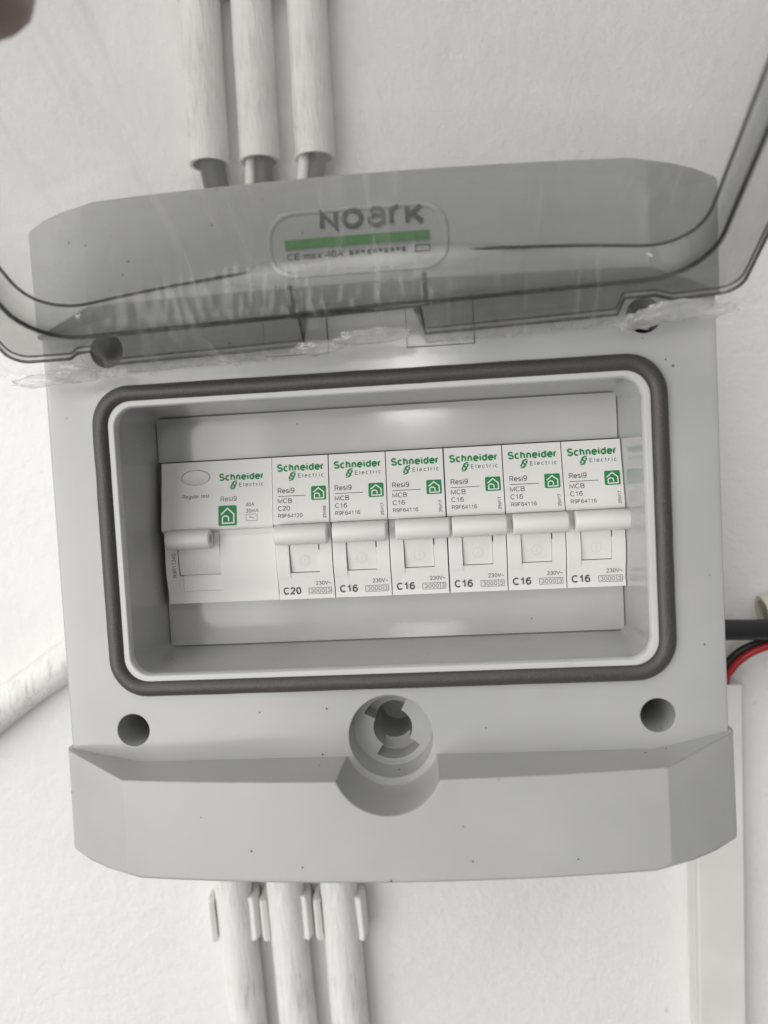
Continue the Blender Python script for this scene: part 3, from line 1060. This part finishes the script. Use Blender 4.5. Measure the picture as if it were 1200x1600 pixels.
def mcb_print(rating, code, batch):
    a = [text_geo('Resi9', 1.8, 11.15, 1.65, w=5.3), rect_geo(1.8, 10.6, 10.15, 10.33), text_geo('MCB', 1.75, 8.05, 1.5, w=4.5), text_geo(rating, 1.75, 5.75, 1.5, w=3.8),
         text_geo(code, 1.8, 3.55, 1.25, w=7.7, t=0.13), text_geo(batch, 16.9, 3.0, 1.0, w=3.7, rot=90, t=0.15)]
    b = [text_geo(rating, 1.5, -21.0, 2.35, w=5.7, t=0.19)]
    c_ = [text_geo('230V~', 16.9, -18.25, 1.3, w=4.9, align='RIGHT', t=0.13), frame_geo(9.6, 16.9, -21.1, -19.1, 0.13), rect_geo(15.1, 15.23, -21.0, -19.2)]
    d_ = [text_geo('3000', 10.2, -20.75, 1.3, w=4.5), text_geo('3', 15.55, -20.75, 1.3, w=0.95)]
    return print_mesh('upper', a, y_prof), print_mesh('lower', b + c_, y_prof), print_mesh('box', d_, y_prof)


PR = {'C20': mcb_print('C20', 'R9F64120', '25W08'), 'C16': mcb_print('C16', 'R9F64116', '25W17')}
ordinal = ['', 'first', 'second', 'third', 'fourth', 'fifth']
toggle_shift = [0.2, 0.35, 1.7, 0.75, 1.0, 1.45]
for i in range(6):
    rating = 'C20' if i == 0 else 'C16'
    label = 'white C20 circuit breaker next to the wide residual-current device' if i == 0 else 'white C16 circuit breaker, %s C16 counting from the C20 breaker' % ordinal[i]
    xb = -36.4 + 18.0 * i
    br = thing('circuit_breaker', label, 'circuit breaker', (xb, 38.0, -22.5), 'single-module breakers in a row')
    off = (0, -38.0, 22.5)
    jig = (random.uniform(-0.05, 0.05), -38.0 + random.uniform(-0.25, 0.15), 22.5)
    off = jig
    link('body', MCB['body'], M['white'], br, off)
    dr = link('switch_drum', MCB['drum'], M['toggle'], br, off)
    link('on_mark', MCB['mark'], M['emboss'], dr)
    tg = link('toggle', bar_mesh(0.75 + toggle_shift[i], 17.3 + toggle_shift[i], -1.65, -7.4, 3.15, 3.3), M['toggle'], br, off)
    bm = bmesh.new()
    add_box(bm, 5.2 + min(toggle_shift[i], 0.6), 13.0, -7.0, 2, -3.6, 0.6)
    link('toggle_neck', to_mesh(bm, 'toggle_neck'), M['toggle'], tg)
    link('side_tab', MCB['tab'], M['white'], br, off)
    link('maker_name', MCB['logo'], M['green'], br, off)
    link('maker_name_line', MCB['logo2'], M['green_dark'], br, off)
    bd = link('badge', MCB['badge'], M['green'], br, off)
    link('house_symbol', MCB['house'], M['white'], bd)
    link('type_lettering', PR[rating][0], M['print'], br, off)
    link('rating_lettering', PR[rating][1], M['print'], br, off)
    link('capacity_lettering', PR[rating][2], M['print_light'], br, off)

# residual-current device, two modules wide
PR2 = [(22.5, -0.6), (14.2, -2.0), (13.9, -2.1), (1.6, -4.6), (1.0, -4.3), (0.4, -2.9), (-1.5, -2.2), (-5.0, -2.6), (-9.5, -3.0), (-13.5, -2.8), (-18.0, -1.9), (-20.6, -1.7), (-22.5, -1.9)]


def y_prof2(x, z):
    for (z0, y0), (z1, y1) in zip(PR2, PR2[1:]):
        if z1 <= z <= z0:
            return y0 + (y1 - y0) * (z0 - z) / (z0 - z1)
    return PR2[0][1] if z > 22 else PR2[-1][1]


rc = thing('residual_current_device', 'wide white 40A residual-current device with oval test button', 'circuit breaker', (-72.4, 38.0, -22.5))
off = (0, -38.0, 22.5)
bm = body_bm(0.16, 35.84, PR2)
c = bmesh.new()
add_box(c, 4.2, 18.0, -12, 8, -13.6, 0.4)
c2 = bmesh.new()          # shallow pocket below the drum
loft(c2, [[(4.5, -8, -13.58), (18.4, -8, -13.58), (18.4, -8, -19.9), (4.5, -8, -19.9)], [(5.2, -1.0, -13.58), (17.9, -1.0, -13.58), (17.9, -1.0, -18.6), (5.2, -1.0, -18.6)]])
c3 = bmesh.new()
ov = [(11.3 + 4.75 * math.cos(2 * math.pi * k / 40), 17.5 + 2.45 * math.sin(2 * math.pi * k / 40)) for k in range(40)]
loft(c3, [[(x, -8, z) for x, z in ov], [(x, 1.5, z) for x, z in ov]])
link('body', boolean(bm, [('DIFFERENCE', c), ('DIFFERENCE', c2), ('DIFFERENCE', c3)], 20), M['white'], rc, off)
bm = bmesh.new()
rows = []
for k, dy in ((0.965, 2.0), (0.965, -0.05), (0.90, -0.28), (0.7, 0.0), (0.4, 0.25), (0.12, 0.32)):
    rows.append([(11.3 + (x - 11.3) * k, y_prof2(x, 17.5 + (z - 17.5) * k) + dy, 17.5 + (z - 17.5) * k) for x, z in ov])
loft(bm, rows)
link('test_button', to_mesh(bm, 'test_button', 50), M['toggle'], rc, off)
dr = link('switch_drum', drum_mesh(4.5, 17.9, 26.0, -6.0, 23.2, -16.5, 18), M['toggle'], rc, off)
link('on_mark', print_mesh('on_mark', [ring_stroke(10.6, -9.6, 1.45, 0.22), rect_geo(10.5, 10.72, -10.5, -8.8)], lambda x, z: 23.2 - math.sqrt(max(0, 676 - (z + 6.0) ** 2)), 0.09), M['emboss'], dr)
tg = link('toggle', bar_mesh(2.6, 16.6, -1.75, -6.7, 3.0, 3.2, True), M['toggle'], rc, off)
bm = bmesh.new()
add_box(bm, 5.2, 15.0, -6.5, 2, -3.6, 0.6)
link('toggle_neck', to_mesh(bm, 'toggle_neck'), M['toggle'], tg)
lg, le = logo_geo(18.9, 16.0, 14.4)
link('maker_name', print_mesh('maker_name', lg, y_prof2), M['green'], rc, off)
link('maker_name_line', print_mesh('maker_name_line', le, y_prof2), M['green_dark'], rc, off)
bd = link('badge', print_mesh('badge', [fill_geo([(x + 21.5, z + 5.1) for x, z in rrect(2.95, 3.15, 0.5, 4)])], y_prof2), M['green'], rc, off)
link('house_symbol', print_mesh('house_symbol', house_geo(18.55, 1.95, 5.9, 6.3), y_prof2, 0.11), M['white'], bd)
g = [text_geo('Regular test', 7.0, 10.95, 1.25, w=8.7, t=0.13), text_geo('Resi9', 19.3, 9.55, 1.6, w=5.2), text_geo('40A', 27.3, 7.65, 1.25, w=2.8), text_geo('30mA', 27.3, 5.65, 1.25, w=4.2),
     frame_geo(27.4, 31.0, 3.1, 5.2, 0.13), text_geo('~', 28.3, 3.4, 1.8, w=1.8), text_geo('R9R11240', 3.6, -13.9, 1.35, w=7.6, rot=90)]
link('type_lettering', print_mesh('type_lettering', g, y_prof2), M['print_light'], rc, off)

# ------------------------------------------------------------------ conduits, clips, cables, trunking


def conduit(label, path, group, r=8.0, hollow=6.6, wob=0.25, seed=0):
    bm = bmesh.new()
    pts = curve_pts(path, 40)
    sweep(bm, pts, lambda t: r + wob * noise.noise(Vector((t * 9, seed, 1.7))), 28, hollow)
    base = Vector(pts[0])
    for v in bm.verts:
        v.co -= base
    o = link('conduit', to_mesh(bm, 'conduit', 50), M['conduit'], None, base)
    return tag(o, label, 'conduit', group)


CY = WALL - 7.2
names = ['outermost of the three, nearest the slanting pipe', 'the middle one of three', 'the one farthest from the slanting pipe']
for i, xt in enumerate((-80.0, -57.6, -34.7)):
    conduit('white brush-painted conduit leaving the underside of the box, %s' % ['first of three from the slanting pipe', 'middle one of three', 'third of three from the slanting pipe'][i],
            [(xt - 3.0, CY, -84), (xt, CY, -154), (xt + 3.0 - 0.6 * i, CY, -218), (xt + 7, CY, -330), (xt + 9, CY, -430)], 'conduits under the box', 7.9, 6.5, 0.3, i)
for i, xt in enumerate((-70.3, -49.6, -27.2)):
    conduit('white painted conduit seen through the clear lid, %s' % ['its cut end holding a bent black cable', 'the middle one, between two others', 'the one above the brand lettering'][i],
            [(xt, CY, 143.5 - 0.5 * i), (xt + 0.2, CY, 200), (xt + 0.6, CY, 300), (xt + 1, CY, 430)], 'conduits above the box', 8.0, 6.6, 0.25, 10 + i)
conduit('white painted conduit slanting away from the side of the box', [(-100, CY, -26), (-146.5, CY, -57), (-176, CY, -76), (-240, CY, -122), (-330, CY, -190)], 'slanting conduit', 8.1, 6.7, 0.3, 30)


def clip(label, x, z, group, tilt=0.0):
    bm = bmesh.new()
    n = 22
    ri, ro = 8.1, 11.15
    outer = [(ro * math.cos(math.radians(a)), ro * math.sin(math.radians(a))) for a in [(-30 + (240) * i / n) for i in range(n + 1)]]
    inner = [(ri * math.cos(math.radians(a)), ri * math.sin(math.radians(a))) for a in [(-30 + (240) * i / n) for i in range(n, -1, -1)]]
    prof = outer + inner
    hs = (-10.5, -7.0, 7.0, 10.5)
    rows_ = []
    for k, h in enumerate(hs):
        f = 0.93 if k in (0, 3) else 1.0
        rows_.append([(px * f if abs(px) > 6 else px, py, h + (1.6 if k == 0 else -1.6 if k == 3 else 0) * (1 if py < 3 else 0) * (0.7 if px > 0 else 1)) for px, py in prof])
    rows_ = [[(p[0] / (1 if k in (1, 2) else 0.975), p[1], p[2]) for p in r] for k, r in enumerate(rows_)]
    loft(bm, rows_)
    t = thing('conduit_clip', label, 'conduit clip', (x, WALL, z), group)
    bmesh.ops.recalc_face_normals(bm, faces=bm.faces)
    bmesh.ops.bevel(bm, geom=[e for e in bm.edges if e.calc_face_angle(0) > 0.7], offset=0.75, segments=3, affect='EDGES', profile=0.5)
    for v in bm.verts:
        v.co += Vector((0.35 * noise.noise(v.co * 0.25 + Vector((x, 0, 0))), 0.3 * noise.noise(v.co * 0.2 + Vector((0, x, 3))), 0.9 * noise.noise(Vector((v.co.x * 0.3, v.co.y * 0.3, x)))))
    o = link('jaw', to_mesh(bm, 'jaw', 50), M['clip'], t, (0, CY - WALL, 0))
    bm = bmesh.new()
    add_box(bm, -7.5, 7.5, -2.0, 1.5, -9.0, 9.0)
    bmesh.ops.bevel(bm, geom=bm.edges[:], offset=0.8, segments=2, affect='EDGES')
    link('foot', to_mesh(bm, 'foot'), M['clip'], t, (0, 0, 0))
    t.rotation_euler = (0, tilt, 0)
    return t


for i, xt in enumerate((-79.6, -57.2, -34.4)):
    clip('white saddle clip gripping the %s conduit below the box' % ['first', 'middle', 'third'][i], xt, -168, 'clips below the box', -0.04)
for i, xt in enumerate((-70.2, -49.5, -27.1)):
    clip('white saddle clip on the %s conduit above the box' % ['first', 'middle', 'third'][i], xt, 221, 'clips above the box', 0.0)


def cable(name, label, ctrl, r, mat, cat='cable', group=None, n=12):
    bm = bmesh.new()
    pts = curve_pts(ctrl, 40)
    sweep(bm, pts, r, n)
    base = Vector(pts[0])
    for v in bm.verts:
        v.co -= base
    o = link(name, to_mesh(bm, name, 60), mat, None, base)
    return tag(o, label, cat, group)


# cables dropping out of the cut conduits into the top of the box
cable('cable', 'dark grey cable bending out of the first conduit above the box', [(-70, CY, 190), (-69.5, CY, 150), (-67, CY - 4, 134), (-62.5, CY - 9, 118), (-60, CY - 11, 96), (-60, CY - 11, 80)], 5.0, M['grey_cable'], group='cables above the box')
cable('cable', 'white cable beside the dark one in the middle conduit', [(-53, CY, 190), (-53, CY - 1, 148), (-53.6, CY - 3, 130), (-54, CY - 6, 108), (-54, CY - 6, 80)], 2.3, M['white_cable'], group='cables above the box', n=10)
cable('cable', 'dark grey cable dropping from the middle conduit above the box', [(-47.5, CY, 190), (-47.8, CY - 1, 148), (-48, CY - 4, 128), (-48, CY - 7, 105), (-48, CY - 7, 80)], 3.8, M['grey_cable'], group='cables above the box')
cable('cable', 'white cable dropping from the conduit above the brand lettering', [(-31, CY, 190), (-31, CY - 1, 148), (-32, CY - 4, 132), (-33, CY - 7, 108), (-33, CY - 7, 80)], 2.6, M['white_cable'], group='cables above the box', n=10)
cable('cable', 'dark grey cable dropping from the conduit above the brand lettering', [(-25.5, CY, 190), (-25.8, CY - 1, 148), (-26.8, CY - 4, 132), (-27, CY - 7, 108), (-27, CY - 7, 80)], 3.6, M['grey_cable'], group='cables above the box')

# trunking to the right of the box, with its clip-on cover
tk = thing('cable_trunking', 'narrow white plastic trunking running down beside the box', 'trunking', (121.6, WALL, -74.5))
ang = 0.018
bm = bmesh.new()
add_box(bm, -9.6, 9.2, -8.0, 1.5, -330, 0)
link('base', to_mesh(bm, 'base'), M['trunk'], tk)
bm = bmesh.new()
add_box(bm, -9.2, 9.5, -12.2, -8.05, -330, 0.1)
bmesh.ops.bevel(bm, geom=[e for e in bm.edges if abs(e.verts[0].co.z - e.verts[1].co.z) > 10 and e.verts[0].co.y < -10], offset=0.9, segments=3, affect='EDGES')
link('cover_strip', to_mesh(bm, 'cover_strip'), M['trunk'], tk)
tk.rotation_euler = (0, ang, 0)

cable('power_cable', 'thick black cable leaving the right side of the box', [(84, 58, -50.5), (112, 59, -50.9), (124, 60, -51.3), (138, 61.5, -52.0), (160, 64, -52.0), (230, 67, -49)], 4.0, M['black_cable'], n=16)
cable('wire', 'thin red wire arching out of the trunking end', [(124.6, 68.5, -110), (124.6, 68, -76), (126.2, 65.5, -68.5), (130, 63.5, -63.3), (137, 63, -59.6), (150, 64, -57), (190, 68, -56)], 1.5, M['red_wire'], 'wire', n=10)
cable('wire', 'thin black wire running along the red wire', [(122.6, 69.2, -110), (122.6, 68.8, -76), (124.2, 66.8, -67.6), (128.4, 65.2, -61.8), (135.8, 64.8, -58.0), (150, 65.8, -55.2), (190, 69, -54)], 1.4, M['black_cable'], 'wire', n=10)
bm = bmesh.new()
sweep(bm, curve_pts([(0, 0, 0), (30, 1, 5), (120, 2, 12)], 12), 6.0, 24, 4.6)
tag(link('conduit_stub', to_mesh(bm, 'conduit_stub', 50), M['cream'], None, (141.0, 71.5, -46.8)), 'cream conduit stub with an open end above the black cable', 'conduit')

# ------------------------------------------------------------------ crumpled cling film on the lid
bm = bmesh.new()
nx, ns = 300, 90
gridv = []
for j in range(ns + 1):
    row = []
    for i in range(nx + 1):
        x = -97 + 194 * i / nx
        t = j / ns
        edge = s_edge(max(-79, min(79, x))) if abs(x) < 80 else 4.4
        # ragged free edge hangs a little past the lid
        rag = edge * 0.9 + 0.9 + 1.6 * noise.noise(Vector((x * 0.16, 2.0, 0.3))) + 1.0 * noise.noise(Vector((x * 0.55, 8.0, 0.3)))
        knot = math.exp(-((x - 72.5) / 7.0) ** 2) + 0.6 * math.exp(-((x + 77) / 8.0) ** 2)
        rag -= 3.0 * knot
        s = rag + (101 - rag) * t ** 2.1
        u_ = max(0.0, min(1.0, (s - 12.5) / 15.0))      # the film bridges the inside corner
        base_n = -2.7 + (panel_n(x) - 0.7) * u_ * u_ * (3 - 2 * u_)
        near = math.exp(-max(0, s - 6) / 9.0)
        q = Vector((x * 0.22, s * 0.10, 4.0))
        w = noise.noise(q) * 1.1 + 0.9 * abs(noise.noise(Vector((x * 0.45 + s * 0.12, s * 0.16, 1.0)))) + 0.6 * noise.noise(Vector((x * 0.9 - s * 0.3, s * 0.35, 6.0)))
        n_ = base_n - (0.16 + 1.4 * near) * abs(w) - 4.5 * knot * near * (0.4 + abs(noise.noise(Vector((x * 0.35, s * 0.4, 2))))) - 0.15
        row.append(bm.verts.new((x, s, n_)))
    gridv.append(row)
for j in range(ns):
    for i in range(nx):
        bm.faces.new((gridv[j][i], gridv[j][i + 1], gridv[j + 1][i + 1], gridv[j + 1][i]))
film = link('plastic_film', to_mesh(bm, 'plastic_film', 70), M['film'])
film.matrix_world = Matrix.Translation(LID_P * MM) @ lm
for k, (bx, bs, rx, rs) in enumerate(((78.5, 4.6, 7.5, 3.6), (70.5, 2.2, 5.0, 3.2), (86, 3.2, 6.0, 1.8), (-77.5, 3.0, 6.5, 3.4), (-88, 1.2, 7.0, 1.8), (2, 6.5, 9.0, 2.4), (-12, 4.0, 6, 2.0))):
    bm = bmesh.new()
    bmesh.ops.create_icosphere(bm, subdivisions=4, radius=1.0)
    for v in bm.verts:
        d = 1.0 + 0.38 * noise.noise(v.co * 2.6 + Vector((k * 7, 0, 0))) + 0.22 * abs(noise.noise(v.co * 6.0 + Vector((k * 3, 5, 0))))
        v.co = Vector((bx + v.co.x * rx * d, bs + v.co.y * rs * d, -3.4 + v.co.z * 1.5 * d))
    link('bunched_fold', to_mesh(bm, 'bunched_fold', 70), M['film_bunch'], film)
tag(film, 'crumpled clear protective film clinging to the hinge side of the raised lid', 'plastic film')

# ------------------------------------------------------------------ hand holding the far edge of the lid
# one continuous skinned mesh: wrist, palm, four fingers over the lid's outer face and the thumb beneath it (lid coordinates)
verts, edges, rads = [], [], []


def jv(p, r, prev=None):
    verts.append(lw(*p) * MM)
    rads.append(r * MM)
    if prev is not None:
        edges.append((prev, len(verts) - 1))
    return len(verts) - 1


pelv = jv((-52, 218, 4), 23)
arm = jv((-60, 262, -6), 26, pelv)
arm2 = jv((-66, 320, -20), 31, arm)
palm = jv((-50, 192, 14), 22, pelv)
for bx, ks, tip, r in ((-27, 160, (-26, 88, 23.5), 10.4), (-43, 163, (-40.0, 80.3, 22.5), 10.8), (-58, 160, (-58.6, 75.2, 20.5), 11.2), (-72, 152, (-74, 90, 18), 9.0)):
    kn = jv((bx, ks, 26), r + 2.2, palm)
    m1 = jv(((bx * 0.6 + tip[0] * 0.4), 128, 34), r + 0.6, kn)
    m2 = jv(((bx * 0.25 + tip[0] * 0.75), 110, 30), r, m1)
    jv(tip, r - 0.4, m2)
th0 = jv((-26, 190, 4), 13, palm)
th1 = jv((-20, 160, -12), 10.5, th0)
th2 = jv((-26, 135, -16), 9.6, th1)
jv((-32, 116, -13), 8.4, th2)
me = bpy.data.meshes.new('hand_cage')
me.from_pydata(verts, edges, [])
ho = bpy.data.objects.new('hand_cage', me)
col.objects.link(ho)
md = ho.modifiers.new('skin', 'SKIN')
for i, sv in enumerate(me.skin_vertices[0].data):
    sv.radius = (rads[i], rads[i])
    sv.use_root = (i == 0)
sub = ho.modifiers.new('sub', 'SUBSURF')
sub.levels = 2
dg = bpy.context.evaluated_depsgraph_get()
dg.update()
hm = bpy.data.meshes.new_from_object(ho.evaluated_get(dg))
bpy.data.objects.remove(ho)
for p in hm.polygons:
    p.use_smooth = True
base = lw(-52, 218, 4) * MM
for v in hm.vertices:
    v.co -= base
hm.materials.clear()
hand = link('hand', hm, M['skin'], None, base / MM)
tag(hand, 'hand gripping the raised lid, fingertips showing through the plastic', 'hand')
bm = bmesh.new()
sweep(bm, [lw(-59, 256, -4) - base / MM, lw(-62, 280, -10) - base / MM, lw(-66, 325, -21) - base / MM], lambda t: 31 + 5 * t, 24, 28)
link('sleeve', to_mesh(bm, 'sleeve', 60), M['sleeve'], hand)
for (x, s, n) in ((-26, 92, 30.0), (-40, 85, 29.4), (-58.6, 80.2, 27.4), (-74, 94, 24)):
    bm = bmesh.new()
    bmesh.ops.create_uvsphere(bm, u_segments=12, v_segments=8, radius=1.0)
    for v in bm.verts:
        v.co = LIDW @ Vector((x + v.co.x * 4.2, s + 1.5 + v.co.y * 5.0, n - 1.2 + v.co.z * 1.2)) - base / MM
    link('fingernail', to_mesh(bm, 'fingernail', 60), M['nail'], hand)
